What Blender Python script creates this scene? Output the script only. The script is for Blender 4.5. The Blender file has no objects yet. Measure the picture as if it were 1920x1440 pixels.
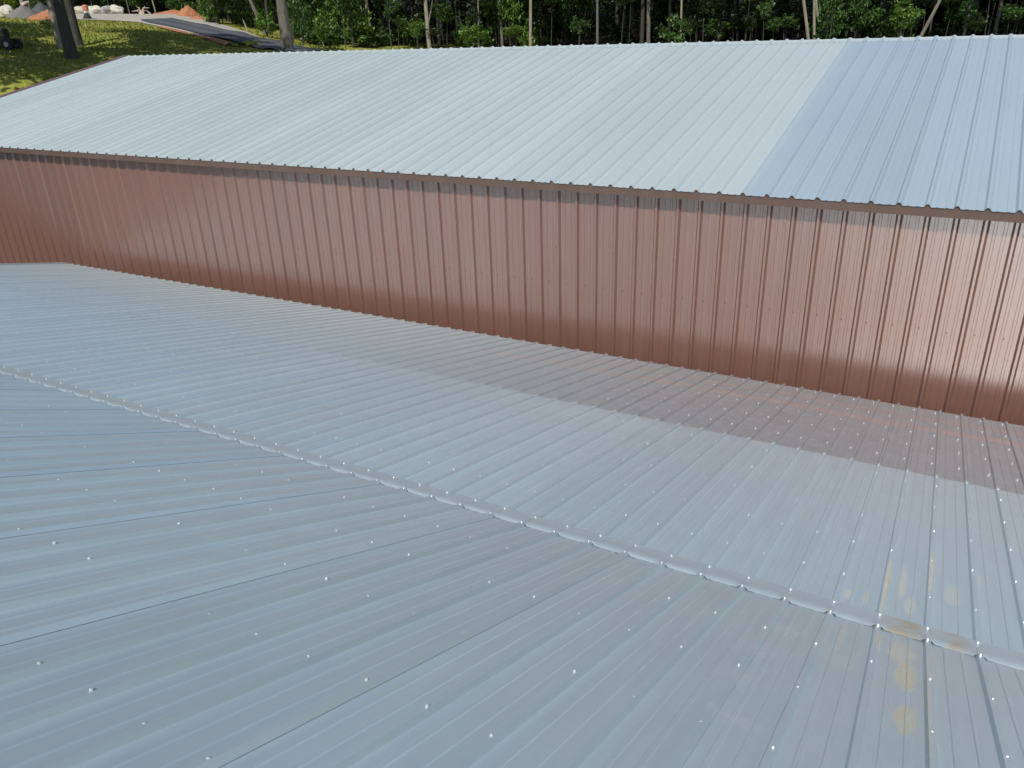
import bpy, math, random
import numpy as np
from mathutils import Matrix, Vector
random.seed(7); rng = np.random.default_rng(7)
S = bpy.context.scene
C = S.collection
H = 7.2                                   # camera height above the yard between the barns

# ------------------------------------------------------------------ camera
YAW, PITCH, ROLL, F = math.radians(-29.979), math.radians(24.332), math.radians(-2.0907), 1476.52
cy, sy, cp, sp, cr, sr = math.cos(YAW), math.sin(YAW), math.cos(PITCH), math.sin(PITCH), math.cos(ROLL), math.sin(ROLL)
FW = np.array([sy*cp, cy*cp, -sp]); R0 = np.array([cy, -sy, 0.0]); U0 = np.cross(R0, FW)
RT = cr*R0 + sr*U0; UP = -sr*R0 + cr*U0
cd = bpy.data.cameras.new('camera'); cam = bpy.data.objects.new('camera', cd); C.objects.link(cam)
cd.sensor_fit = 'HORIZONTAL'; cd.sensor_width = 36.0; cd.lens = F/1920*36; cd.clip_start = .05; cd.clip_end = 2000
cam.matrix_world = Matrix(((RT[0], UP[0], -FW[0], 0), (RT[1], UP[1], -FW[1], 0), (RT[2], UP[2], -FW[2], H), (0, 0, 0, 1)))
S.camera = cam
S.cycles.use_denoising = True
# ------------------------------------------------------------------ sky, sun, exposure
SUN_EL, SUN_AZ = 51.0, 12.0                # azimuth measured from -Y towards +X
W = bpy.data.worlds.new('World'); S.world = W; W.use_nodes = True
nt = W.node_tree; sky = nt.nodes.new('ShaderNodeTexSky'); sky.sky_type = 'NISHITA'; sky.sun_disc = False
sky.sun_elevation = math.radians(SUN_EL); sky.air_density = 1.0; sky.dust_density = 1.0; sky.ozone_density = 1.2
sky.sun_rotation = math.radians(180 - SUN_AZ)
nt.links.new(sky.outputs[0], nt.nodes['Background'].inputs[0]); nt.nodes['Background'].inputs[1].default_value = .115
sd = bpy.data.lights.new('sun', 'SUN'); sd.energy = 4.3; sd.angle = math.radians(.53); sd.color = (1, .95, .87)
so = bpy.data.objects.new('sun', sd); C.objects.link(so)
sv = Vector((math.sin(math.radians(SUN_AZ))*math.cos(math.radians(SUN_EL)), -math.cos(math.radians(SUN_AZ))*math.cos(math.radians(SUN_EL)), math.sin(math.radians(SUN_EL))))
so.rotation_euler = sv.to_track_quat('Z', 'Y').to_euler(); so.location = (0, -20, 40)
S.view_settings.view_transform = 'Standard'; S.view_settings.look = 'None'; S.view_settings.exposure = 0.0; S.view_settings.gamma = 1

# ------------------------------------------------------------------ helpers
def at(px, py, d):                        # point seen at pixel (px, py) of the photograph at horizontal distance d
    v = FW + RT*(px-960)/F - UP*(py-720)/F; v = v/math.hypot(v[0], v[1]); return (v[0]*d, v[1]*d, v[2]*d + H)
def tag(o, label=None, cat=None, group=None, kind=None):
    if label: o['label'] = label
    if cat: o['category'] = cat
    if group: o['group'] = group
    if kind: o['kind'] = kind
    return o
def empty(name, loc, label, cat, group=None):
    o = bpy.data.objects.new(name, None); C.objects.link(o); o.location = loc; o.empty_display_size = .2
    return tag(o, label, cat, group)
def wloc(p):
    v = Vector((0, 0, 0))
    while p is not None: v = v + p.location; p = p.parent
    return v
def mesh_obj(name, verts, faces, mat, parent=None, smooth=False, local=False):
    me = bpy.data.meshes.new(name); v = np.asarray(verts, float)
    if parent is not None and not local: v = v - np.array(wloc(parent))
    me.from_pydata(v.tolist(), [], [list(f) for f in faces]); me.materials.append(mat)
    if smooth: me.shade_smooth()
    me.update()
    o = bpy.data.objects.new(name, me); C.objects.link(o); o.parent = parent
    return o
class MB:
    def __init__(s): s.v = []; s.f = []
    def add(s, v, f):
        n = len(s.v); s.v += [tuple(p) for p in v]; s.f += [tuple(i+n for i in q) for q in f]; return s
    def box(s, c, d, rz=0, taper=1.0):
        x, y, z = d[0]/2, d[1]/2, d[2]/2; a, b = math.cos(rz), math.sin(rz); v = []
        for k in (-1, 1):
            t = taper if k > 0 else 1
            for i, j in ((-1, -1), (1, -1), (1, 1), (-1, 1)):
                px, py = i*x*t, j*y*t; v.append((c[0]+a*px-b*py, c[1]+b*px+a*py, c[2]+k*z))
        return s.add(v, [(3, 2, 1, 0), (4, 5, 6, 7), (0, 1, 5, 4), (1, 2, 6, 5), (2, 3, 7, 6), (3, 0, 4, 7)])
    def tube(s, pts, rad, n=8, cap=True, jitter=0.0, rnd=random):
        pts = [Vector(p) for p in pts]; v = []; f = []
        for i, p in enumerate(pts):
            t = (pts[min(i+1, len(pts)-1)] - pts[max(i-1, 0)]).normalized()
            a = t.orthogonal().normalized() if abs(t.z) < .9 else Vector((1, 0, 0)); a = (a - t*a.dot(t)).normalized(); b = t.cross(a)
            for k in range(n):
                w = 2*math.pi*k/n; r = rad[i]*(1+jitter*rnd.uniform(-1, 1)); v.append(p + a*math.cos(w)*r + b*math.sin(w)*r)
        for i in range(len(pts)-1):
            for k in range(n): f.append((i*n+k, i*n+(k+1) % n, (i+1)*n+(k+1) % n, (i+1)*n+k))
        if cap: f.append(tuple(range(n-1, -1, -1))); f.append(tuple((len(pts)-1)*n+k for k in range(n)))
        return s.add(v, f)
    def build(s, name, mat, parent=None, smooth=False, local=False): return mesh_obj(name, s.v, s.f, mat, parent, smooth, local)

# ------------------------------------------------------------------ materials
def M(name):
    m = bpy.data.materials.new(name); m.use_nodes = True; return m, m.node_tree, m.node_tree.nodes['Principled BSDF']
def N(t, kind, **kw):
    n = t.nodes.new(kind)
    for k, v in kw.items():
        if k in n.inputs: n.inputs[k].default_value = v
        else: setattr(n, k, v)
    return n
def pos(t, scale=(1, 1, 1), loc=(0, 0, 0), obj=False):
    g = N(t, 'ShaderNodeTexCoord') if obj else N(t, 'ShaderNodeNewGeometry'); m = N(t, 'ShaderNodeMapping'); m.inputs['Scale'].default_value = scale; m.inputs['Location'].default_value = loc
    t.links.new(g.outputs['Object' if obj else 'Position'], m.inputs['Vector']); return m.outputs[0]
def noise(t, vec, scale, detail=3, rough=.5, dist=0):
    n = N(t, 'ShaderNodeTexNoise'); n.inputs['Scale'].default_value = scale; n.inputs['Detail'].default_value = detail; n.inputs['Roughness'].default_value = rough; n.inputs['Distortion'].default_value = dist
    t.links.new(vec, n.inputs['Vector']); return n.outputs[0]
def ramp(t, fac, stops, interp='LINEAR'):
    r = N(t, 'ShaderNodeValToRGB'); r.color_ramp.interpolation = interp
    while len(r.color_ramp.elements) < len(stops): r.color_ramp.elements.new(.5)
    for e, (p, c) in zip(r.color_ramp.elements, stops):
        e.position = p; e.color = (c, c, c, 1) if isinstance(c, (int, float)) else (*c, 1)
    t.links.new(fac, r.inputs[0]); return r.outputs[0]
def mix(t, fac, a, b, mode='MIX'):
    m = N(t, 'ShaderNodeMix', data_type='RGBA', blend_type=mode)
    for i, x in ((0, fac), (6, a), (7, b)):
        if hasattr(x, 'links') or hasattr(x, 'is_linked'): t.links.new(x, m.inputs[i])
        elif i == 0: m.inputs[0].default_value = x
        else: m.inputs[i].default_value = (*x, 1)
    return m.outputs[2]
def math_(t, op, a, b=0.0, c=None):
    m = N(t, 'ShaderNodeMath', operation=op)
    for i, x in enumerate((a, b, c)):
        if x is None: continue
        if hasattr(x, 'is_linked'): t.links.new(x, m.inputs[i])
        else: m.inputs[i].default_value = x
    return m.outputs[0]
def sep(t):
    g = N(t, 'ShaderNodeNewGeometry'); s = N(t, 'ShaderNodeSeparateXYZ'); t.links.new(g.outputs['Position'], s.inputs[0]); return s.outputs
def bump(t, b, h, strength, dist):
    n = N(t, 'ShaderNodeBump'); n.inputs['Strength'].default_value = strength; n.inputs['Distance'].default_value = dist
    t.links.new(h, n.inputs['Height']); t.links.new(n.outputs[0], b.inputs['Normal'])
def island(t, col, amt):                  # every sheet of metal has its own slight tone
    g = N(t, 'ShaderNodeNewGeometry'); r = N(t, 'ShaderNodeMapRange'); t.links.new(g.outputs['Random Per Island'], r.inputs[0]); r.inputs[3].default_value = 1-amt; r.inputs[4].default_value = 1+amt
    h = N(t, 'ShaderNodeHueSaturation'); t.links.new(col, h.inputs['Color']); t.links.new(r.outputs[0], h.inputs['Value']); return h.outputs[0]
def smooth_band(t, v, lo, hi, soft):       # 1 inside lo..hi
    a = N(t, 'ShaderNodeMapRange', interpolation_type='SMOOTHSTEP'); b = N(t, 'ShaderNodeMapRange', interpolation_type='SMOOTHSTEP')
    for n, e, s_ in ((a, lo, 1), (b, hi, -1)):
        t.links.new(v, n.inputs[0]); n.inputs[1].default_value = e-soft; n.inputs[2].default_value = e+soft
        n.inputs[3].default_value = 0 if s_ > 0 else 1; n.inputs[4].default_value = 1 if s_ > 0 else 0
    return math_(t, 'MULTIPLY', a.outputs[0], b.outputs[0])

def metal_near(name, base, rough, grime, metallic=.85, stains=False):
    m, t, b = M(name)
    streak = noise(t, pos(t, (9, .5, .5)), 3, 4, .6); blot = noise(t, pos(t, (1.2, 1.5, 1)), 2.2, 5, .6)
    col = mix(t, ramp(t, streak, [(.35, 0.0), (.75, 1.0)]), tuple(c*.96 for c in base), tuple(min(1, c*1.03) for c in base))
    col = mix(t, math_(t, 'MULTIPLY', ramp(t, blot, [(.45, 0.0), (.8, 1.0)]), .28), col, grime)
    metal = metallic; s = sep(t)
    rg = math_(t, 'ADD', math_(t, 'MULTIPLY', blot, .06), rough-.03)
    if stains:                             # dried yellow mud puddles and pale boot scuffs on the sheets
        def spot(x, y, rx, ry):
            dx = math_(t, 'DIVIDE', math_(t, 'SUBTRACT', s[0], x), rx); dy = math_(t, 'DIVIDE', math_(t, 'SUBTRACT', s[1], y), ry)
            d = math_(t, 'SQRT', math_(t, 'ADD', math_(t, 'MULTIPLY', dx, dx), math_(t, 'MULTIPLY', dy, dy)))
            w = noise(t, pos(t), 14, 4, .6); d = math_(t, 'ADD', d, math_(t, 'MULTIPLY', math_(t, 'SUBTRACT', w, .5), 1.1))
            r = N(t, 'ShaderNodeMapRange'); t.links.new(d, r.inputs[0]); r.inputs[1].default_value = .7; r.inputs[2].default_value = 1.0; r.inputs[3].default_value = 1; r.inputs[4].default_value = 0
            return r.outputs[0]
        acc = None
        for q in STAINS:
            k = spot(q[0], q[1], q[2]*.72, q[3]*1.25); q = q[:4] + (min(1, q[4]*.9),); k = math_(t, 'MULTIPLY', k, q[4]); acc = k if acc is None else math_(t, 'MAXIMUM', acc, k)
        brk = ramp(t, noise(t, pos(t, (30, 5, 5)), 2.5, 4, .65), [(.3, .35), (.65, 1.0)])
        f = math_(t, 'MULTIPLY', acc, brk)
        mud = mix(t, noise(t, pos(t), 9, 3), (.50, .39, .17), (.50, .43, .28))
        col = mix(t, f, col, mud); metal = math_(t, 'MULTIPLY', math_(t, 'SUBTRACT', 1.0, f), metallic)
        acc = None
        for q in SCUFFS:
            k = math_(t, 'MULTIPLY', spot(*q[:4]), q[4]); acc = k if acc is None else math_(t, 'MAXIMUM', acc, k)
        f2 = math_(t, 'MULTIPLY', acc, ramp(t, noise(t, pos(t), 26, 4, .7), [(.43, 0.0), (.58, 1.0)]))
        col = mix(t, f2, col, (.62, .63, .62))
        rg = math_(t, 'ADD', rg, math_(t, 'MULTIPLY', math_(t, 'MAXIMUM', f, f2), .25))
    col = island(t, col, .035); t.links.new(col, b.inputs['Base Color']); t.links.new(rg, b.inputs['Roughness'])
    if hasattr(metal, 'is_linked'): t.links.new(metal, b.inputs['Metallic'])
    else: b.inputs['Metallic'].default_value = metal
    wav = noise(t, pos(t, (5, .45, .45)), 1.6, 2, .5); bump(t, b, wav, .20, .004)
    return m
STAINS = [(.155, 3.02, .075, .16, .95), (.16, 2.55, .07, .13, .85), (.13, 3.32, .10, .16, .7), (.235, 2.7, .02, .5, .55), (.03, 3.40, .02, .13, .9), (-.13, 3.28, .03, .22, .5), (.255, 3.2, .03, .14, .35),
          (.02, 4.25, .02, .38, .9), (.245, 4.6, .02, .34, .9), (.10, 4.35, .035, .25, .55), (.36, 4.35, .07, .13, .4), (-.16, 3.98, .028, .07, .6), (-.07, 4.0, .018, .09, .55), (.15, 4.05, .05, .1, .5), (.5, 4.7, .03, .05, .5), (-.6, 5.2, .02, .14, .3)]
SCUFFS = [(-.34, 3.15, .10, .10, .7), (-.40, 2.75, .12, .07, .6), (-.45, 2.4, .10, .07, .6), (-.08, 2.9, .10, .14, .6), (-.12, 2.3, .1, .14, .5), (-.36, 2.05, .12, .06, .7), (-.1, 2.05, .1, .12, .5), (-.3, 4.4, .14, .1, .4), (-.05, 5.2, .12, .2, .3), (-1.7, 5.9, .3, .1, .3), (-2.6, 6.5, 1.5, .2, .35), (-.3, 6.4, 1.2, .2, .3), (.1, 3.3, .12, .1, .4)]
M_low = metal_near('galvanised_near', (.58, .675, .70), .40, (.50, .565, .58), .58, True)

def old_course():
    m, t, b = M('weathered_course'); s = sep(t)
    blot = noise(t, pos(t, (1.3, 4.5, 1)), 2.6, 6, .72); fine = noise(t, pos(t, (5, 20, 1)), 2.0, 5, .7)
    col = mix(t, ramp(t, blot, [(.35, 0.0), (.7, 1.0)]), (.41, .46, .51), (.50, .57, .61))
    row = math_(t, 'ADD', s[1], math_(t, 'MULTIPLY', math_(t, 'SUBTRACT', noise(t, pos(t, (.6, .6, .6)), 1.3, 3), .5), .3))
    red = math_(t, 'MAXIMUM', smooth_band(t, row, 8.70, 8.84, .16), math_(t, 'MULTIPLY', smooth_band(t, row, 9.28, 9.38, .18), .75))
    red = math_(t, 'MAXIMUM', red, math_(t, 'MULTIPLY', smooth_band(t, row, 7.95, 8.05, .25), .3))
    xr = N(t, 'ShaderNodeMapRange', interpolation_type='SMOOTHSTEP'); t.links.new(s[0], xr.inputs[0]); xr.inputs[1].default_value = -8.5; xr.inputs[2].default_value = -.8  # weathered tint fades leftward, the viewing angle's effect put into the colour
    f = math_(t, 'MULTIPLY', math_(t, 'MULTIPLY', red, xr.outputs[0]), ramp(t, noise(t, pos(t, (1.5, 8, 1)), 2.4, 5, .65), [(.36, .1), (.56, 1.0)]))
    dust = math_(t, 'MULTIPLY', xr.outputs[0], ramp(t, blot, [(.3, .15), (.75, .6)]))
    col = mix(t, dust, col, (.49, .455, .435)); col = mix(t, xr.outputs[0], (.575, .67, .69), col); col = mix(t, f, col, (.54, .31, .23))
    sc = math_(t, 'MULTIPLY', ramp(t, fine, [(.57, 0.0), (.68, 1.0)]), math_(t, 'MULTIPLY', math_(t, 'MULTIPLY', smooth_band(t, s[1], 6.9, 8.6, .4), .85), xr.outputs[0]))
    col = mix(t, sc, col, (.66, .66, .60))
    t.links.new(col, b.inputs['Base Color'])
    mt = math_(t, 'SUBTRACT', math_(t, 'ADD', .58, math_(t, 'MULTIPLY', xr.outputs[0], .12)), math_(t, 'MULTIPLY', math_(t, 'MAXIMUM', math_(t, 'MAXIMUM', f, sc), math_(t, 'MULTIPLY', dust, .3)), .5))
    t.links.new(mt, b.inputs['Metallic']); t.links.new(math_(t, 'ADD', math_(t, 'MULTIPLY', blot, .12), math_(t, 'SUBTRACT', .35, math_(t, 'MULTIPLY', xr.outputs[0], .04))), b.inputs['Roughness'])
    bump(t, b, noise(t, pos(t, (5, .45, .45)), 1.6, 2, .5), .5, .004); return m
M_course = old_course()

def far_metal(name, base, rough, met):
    m, t, b = M(name); blot = noise(t, pos(t, (.9, .5, .5)), .7, 3, .5); st = noise(t, pos(t, (6, .35, .35)), 2, 3)
    col = mix(t, ramp(t, blot, [(.3, 0.0), (.7, 1.0)]), tuple(c*.97 for c in base), tuple(min(.95, c*1.02) for c in base))
    col = mix(t, math_(t, 'MULTIPLY', st, .15), col, tuple(c*.88 for c in base))
    col = island(t, col, .045); t.links.new(col, b.inputs['Base Color']); b.inputs['Metallic'].default_value = met; b.inputs['Roughness'].default_value = rough
    bump(t, b, noise(t, pos(t, (4, .4, .4)), 1.5, 2), .35, .004); return m
M_farpale = far_metal('pale_aged_sheet', (.555, .628, .615), .40, .40)
M_farblue = far_metal('bluish_sheet', (.345, .425, .478), .36, .18)

def paint(name, base, rough=.38, spec=.5, wave=.3):
    m, t, b = M(name); n = noise(t, pos(t, (2.5, 2.5, .5)), 1.5, 4, .55)
    dust = noise(t, pos(t, (6, 6, .6)), 1.2, 5, .65)
    cc = mix(t, n, tuple(c*.90 for c in base), tuple(c*1.08 for c in base)); cc = mix(t, math_(t, 'MULTIPLY', ramp(t, dust, [(.5, 0.0), (.8, 1.0)]), .22), cc, tuple(c*.6+.12 for c in base))
    t.links.new(island(t, cc, .04), b.inputs['Base Color'])
    b.inputs['Roughness'].default_value = rough; b.inputs['Specular IOR Level'].default_value = spec
    if wave: bump(t, b, noise(t, pos(t, (4, 4, .4)), 1.5, 2), wave, .003)
    return m
M_wall = paint('brown_painted_steel', (.172, .086, .064), .33, .9)
M_wall.node_tree.nodes['Principled BSDF'].inputs['IOR'].default_value = 1.62
M_wall.node_tree.nodes['Principled BSDF'].inputs['Coat Weight'].default_value = .3; M_wall.node_tree.nodes['Principled BSDF'].inputs['Coat Roughness'].default_value = .30
M_trim = paint('dark_brown_trim', (.105, .068, .054), .6, .25)
M_rake = paint('plum_brown_trim', (.13, .07, .075), .4)
def plain(name, base, rough=.6, metal=0, var=.15, sc=8):
    m, t, b = M(name); n = noise(t, pos(t, obj=True), sc, 4, .6)
    t.links.new(mix(t, n, tuple(c*(1-var) for c in base), tuple(c*(1+var) for c in base)), b.inputs['Base Color'])
    b.inputs['Roughness'].default_value = rough; b.inputs['Metallic'].default_value = metal; return m
M_screw = plain('zinc_screw', (.64, .66, .67), .32, .5, .15); M_fscrew = plain('dull_screw', (.42, .45, .46), .5, .3, .1)
M_bscrew = plain('brown_screw', (.09, .045, .035), .5)
M_rubber = plain('black_rubber', (.02, .02, .02), .8)

def leaf_mat(name, c1, c2, c3):
    m, t, b = M(name); g = N(t, 'ShaderNodeNewGeometry')
    col = ramp(t, g.outputs['Random Per Island'], [(0, c1), (.55, c2), (1, c3)])
    t.links.new(col, b.inputs['Base Color']); b.inputs['Roughness'].default_value = .45; b.inputs['Specular IOR Level'].default_value = .35
    tr = N(t, 'ShaderNodeBsdfTranslucent'); t.links.new(mix(t, .5, col, (.16, .24, .03)), tr.inputs[0])
    ms = N(t, 'ShaderNodeMixShader'); ms.inputs[0].default_value = .28
    t.links.new(b.outputs[0], ms.inputs[1]); t.links.new(tr.outputs[0], ms.inputs[2]); t.links.new(ms.outputs[0], t.nodes['Material Output'].inputs[0]); return m
L_mid = leaf_mat('leaves_mid', (.022, .054, .016), (.046, .105, .026), (.11, .20, .045))
L_bright = leaf_mat('leaves_bright', (.045, .10, .02), (.10, .20, .036), (.21, .33, .065))  # brighter copy for sunlit clumps, the light put into the colour
L_shaded = leaf_mat('leaves_shaded', (.010, .022, .010), (.018, .036, .013), (.032, .056, .018))  # darker copy for the wood interior, its shade put into the colour
L_yellow = leaf_mat('leaves_yellow', (.12, .18, .02), (.22, .30, .03), (.30, .36, .05))
def bark(name, c1, c2, sc=1.0):
    m, t, b = M(name); n = noise(t, pos(t, (14*sc, 14*sc, 1.8*sc)), 1.5, 6, .7); q = noise(t, pos(t), 1.2, 3)
    col = mix(t, ramp(t, n, [(.35, 0.0), (.65, 1.0)]), c1, c2); col = mix(t, math_(t, 'MULTIPLY', q, .35), col, (.07, .09, .06))
    t.links.new(col, b.inputs['Base Color']); b.inputs['Roughness'].default_value = .9; bump(t, b, n, .9, .05); return m
B_pale = bark('bark_pale', (.20, .17, .13), (.42, .38, .31)); B_grey = bark('bark_grey', (.08, .07, .06), (.24, .21, .18)); B_shaded = bark('bark_shaded', (.022, .020, .018), (.07, .064, .055))  # darkest bark has the shade of the woods put into its colour

# ------------------------------------------------------------------ corrugated sheet builder
def sheet_profile(pitch, n, rib, minors, lap):
    """cross-section of one sheet covering n ribs: list of (x, h); rib = (half base, half crown, height)"""
    hb, hc, rh = rib; pts = []
    for k in range(n+1):
        c = k*pitch
        if k == 0: pts += [(-hb*.72, rh*.40), (-hc, rh), (hc, rh), (hb, 0)]
        elif k == n: pts += [(c-hb, 0), (c-hc, rh), (c+hc, rh), (c+hb+.004, .0006)]
        else: pts += [(c-hb, 0), (c-hc, rh), (c+hc, rh), (c+hb, 0)]
        if k < n:
            for mx, hw, mh in minors: pts += [(c+mx-hw-.002, 0), (c+mx-hw+.002, mh), (c+mx+hw-.002, mh), (c+mx+hw+.002, 0)]
    L = n*pitch
    return [(x, h + lap*max(0, min(1, x/L))) for x, h in pts]
def corrugate(x0, nsheets, pitch, n, rib, minors, line, lap=.0016, off=0.0, skip=None, wob=0.0):
    """sheets side by side in X, extruded along line [(y, z), ...]; heights grow along the line's normal"""
    mb = MB(); prof = sheet_profile(pitch, n, rib, minors, lap)
    L = [Vector((0, y, z)) for y, z in line]
    nor = []
    for i in range(len(L)):
        d = (L[min(i+1, len(L)-1)] - L[max(i-1, 0)]).normalized(); nor.append(Vector((0, -d.z, d.y)))
    for s_ in range(nsheets):
        xs = x0 + s_*n*pitch; v = []; f = []; m = len(prof); w = random.uniform(-wob, wob)
        for p, q in zip(L, nor):
            for x, h in prof: v.append((xs+x, p.y + q.y*(h+off) + w*.5, p.z + q.z*(h+off)))
        for i in range(len(L)-1):
            for k in range(m-1): f.append((i*m+k, i*m+k+1, (i+1)*m+k+1, (i+1)*m+k))
        mb.add(v, f)
    return mb
def screw_mesh(name, mat, scale=1.0, normal=(0, 0, 1)):
    mb = MB(); nv = Vector(normal).normalized()
    mb.tube([nv*0, nv*.0022*scale], [.0085*scale, .0078*scale], 12); mb.tube([nv*.0022*scale, nv*.0035*scale, nv*.0095*scale, nv*.0105*scale], [.0066*scale, .0052*scale, .0052*scale, .0042*scale], 6)
    me = bpy.data.meshes.new(name); me.from_pydata(mb.v, [], mb.f); me.materials.append(mat); me.update(); return me
def add_screws(points, parent, mat, label_rest, scale=1.0, keep=100):
    """points: (xyz, normal); the nearest `keep` ones are parts, the others one part of kind stuff"""
    points = sorted(points, key=lambda p: (Vector(p[0])-Vector((0, 0, H))).length); meshes = {}
    b = wloc(parent)
    for p, n in points[:keep]:
        key = tuple(round(c, 3) for c in n)
        if key not in meshes: meshes[key] = screw_mesh('screw', mat, scale, n)
        o = bpy.data.objects.new('screw', meshes[key]); C.objects.link(o); o.parent = parent; o.location = Vector(p)-b
    if points[keep:]:
        mb = MB(); tm = {}
        for p, n in points[keep:]:
            q = Vector(n).normalized(); pv = Vector(p); mb.tube([pv, pv+q*.0022*scale], [.0085*scale, .0078*scale], 8); mb.tube([pv+q*.0022*scale, pv+q*.0100*scale], [.0058*scale, .0046*scale], 6)
        tag(mb.build('screw', mat, parent), label_rest, kind='stuff')

# ------------------------------------------------------------------ NEAR METAL BUILDING
P9 = .2286; XN = .4722                     # 9 inch rib pitch, a rib centre
RIBN = (.0195, .0105, .023); MINN = [(.0762, .009, .0034), (.1524, .009, .0034)]
SL_U, SL_L = -.2407, -.4430
def zu(y): return H - 2.9 + SL_U*(y-3.748) - .0195
def zl(y): return H - 2.825 + SL_L*(y-3.587) - .0205
YB = (zl(0)-zu(0))/(SL_U-SL_L)             # where the two pitches meet
near = empty('metal_building', (-5, 4, 0), 'nearer low grey galvanised metal building with two roof pitches joined by a bent flashing', 'building')
x_start = XN - 76*P9                       # left gable end
ns = 24                                    # sheets of four ribs
low = corrugate(x_start, ns, P9, 4, RIBN, MINN, [(-2.4, zl(-2.4)), (YB, zl(YB))], .0011)
tag(low.build('roof', M_low, near), 'steeper lower grey roof slope nearest the viewer with yellow mud stains')
upm = corrugate(x_start, ns, P9, 4, RIBN, MINN, [(YB, zu(YB)), (6.86, zu(6.86))], .0011, .0035)
tag(upm.build('roof', M_low, near), 'shallower clean grey roof slope beyond the flashing')
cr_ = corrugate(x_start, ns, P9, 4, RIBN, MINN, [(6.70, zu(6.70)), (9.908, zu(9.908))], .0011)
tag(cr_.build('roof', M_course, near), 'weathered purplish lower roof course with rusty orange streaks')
x_end = x_start + ns*4*P9
back = MB(); zb = zl(-2.4)
back.add([(x_start, -2.42, zb), (x_end, -2.42, zb), (x_end, -9, zb-2.0), (x_start, -9, zb-2.0)], [(0, 1, 2, 3)]).build('roof', M_low, near)
# transition flashing: straight flange above, scalloped lip below
fl = MB(); nx = 24*4*14; cols = []
def rib_h(x, pitch, xr, rib):
    d = abs((x-xr+pitch/2) % pitch - pitch/2); hb, hc, rh = rib
    return rh if d < hc else (0 if d > hb else rh*(hb-d)/(hb-hc))
rows_f = 7; v = []; f = []
step = (x_end-x_start+.02)/nx
for i in range(nx+1):
    x = x_start-.03 + i*step; d = abs((x-XN+P9/2) % P9 - P9/2); r = rib_h(x, P9, XN, (.028, .011, .0225))
    sag = r + .0012*math.sin(x*7.3) + .0018*math.exp(-((d-.045)/.02)**2)
    ji = .0025*math.sin(x*23)+.002*math.sin(x*51+1)
    ylo = YB-.150 + .012*(1-min(1, d/.03)) + ji*.7
    ring = [(ylo, zl(ylo)+.0022+max(sag, r)), (YB-.135, zl(YB-.135)+.0065+max(sag, .0065)), (YB-.095, zl(YB-.095)+.0215), (YB-.045, zl(YB-.045)+.0255), (YB+.01, zu(YB+.01)+.0250), (YB+.050, zu(YB+.05)+.0238), (YB+.055, zu(YB+.055)+.0232)]
    for y, z in ring: v.append((x, y, z))
for i in range(nx):
    for k in range(rows_f-1): f.append((i*rows_f+k, (i+1)*rows_f+k, (i+1)*rows_f+k+1, i*rows_f+k+1))
def flash_mat():
    m, t, b = M('flashing_metal'); n = noise(t, pos(t, (1.5, 6, 6)), 2.5, 4); s = sep(t)
    col = mix(t, n, (.45, .53, .56), (.53, .61, .63))
    sx = math_(t, 'MAXIMUM', smooth_band(t, s[0], .05, .22, .05), smooth_band(t, s[0], .33, .42, .04))
    f_ = math_(t, 'MULTIPLY', sx, ramp(t, noise(t, pos(t), 12, 4, .6), [(.35, 0.0), (.62, .75)]))
    t.links.new(mix(t, f_, col, (.50, .40, .24)), b.inputs['Base Color']); b.inputs['Metallic'].default_value = .45; b.inputs['Roughness'].default_value = .40
    bump(t, b, noise(t, pos(t, (2, 2, 2)), 3, 2), .4, .004); return m
M_flash = flash_mat()
fo = mesh_obj('flashing', v, f, M_flash, near, smooth=True); tag(fo, 'bent pale grey flashing with scalloped lower lip')
sc = []
nU = (0, -SL_U, 1.0); nL = (0, -SL_L, 1.0)
for k in range(-76, 11):
    x = XN + k*P9; j = random.uniform
    sc.append(((x+j(-.002, .002), YB+.022, zu(YB+.022)+.0278), nU)); sc.append(((x+j(-.002, .002), 3.600, zl(3.600)+.0240), nL))
    for y in (4.203, 4.775, 5.345, 5.92, 6.50): sc.append(((x+j(-.004, .004), y+j(-.012, .012), zu(y)+.0225), nU))
    for y in (6.80,): sc.append(((x+j(-.004, .004), y, zu(y)+.0225), nU))
    for y in (7.321, 7.925, 8.51, 9.135, 9.752): sc.append(((x-.046+j(-.01, .01), y+j(-.015, .015), zu(y)+.0003), nU))
    for y in (3.024, 2.471, 1.916, 1.364, .81, .25): sc.append(((x+j(-.004, .004), y+j(-.01, .01), zl(y)+.0195), nL))
add_screws(sc, near, M_screw, 'rows of small bright screws farther along the ribs')
# walls of the near building, eave trim and gable trim
zw = zu(9.908)
MB().box((x_start/2+x_end/2, 9.55, (zw-.10)/2), (x_end-x_start-.2, .06, zw-.10)).build('wall', M_trim, near)
gw = MB(); gx = x_start+.08
gw.add([(gx, -9, 0), (gx, 9.5, 0), (gx, 9.5, zw-.05), (gx, YB, zu(YB)-.06), (gx, -2.4, zb-.06), (gx, -9, zb-2.06)], [(0, 1, 2, 3, 4, 5)]).build('gable_wall', M_trim, near)
tr = MB()
for (ya, za, yb, zb2) in ((-2.4, zl(-2.4), YB, zl(YB)), (YB, zu(YB), 9.908, zu(9.908))):
    xx = x_start-.035
    tr.add([(xx, ya, za+.024), (xx+.06, ya, za+.024), (xx+.06, yb, zb2+.024), (xx, yb, zb2+.024), (xx, ya, za-.10), (xx, yb, zb2-.10)], [(0, 1, 2, 3), (4, 0, 3, 5)])
tr.build('rake_trim', M_flash, near)

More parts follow.
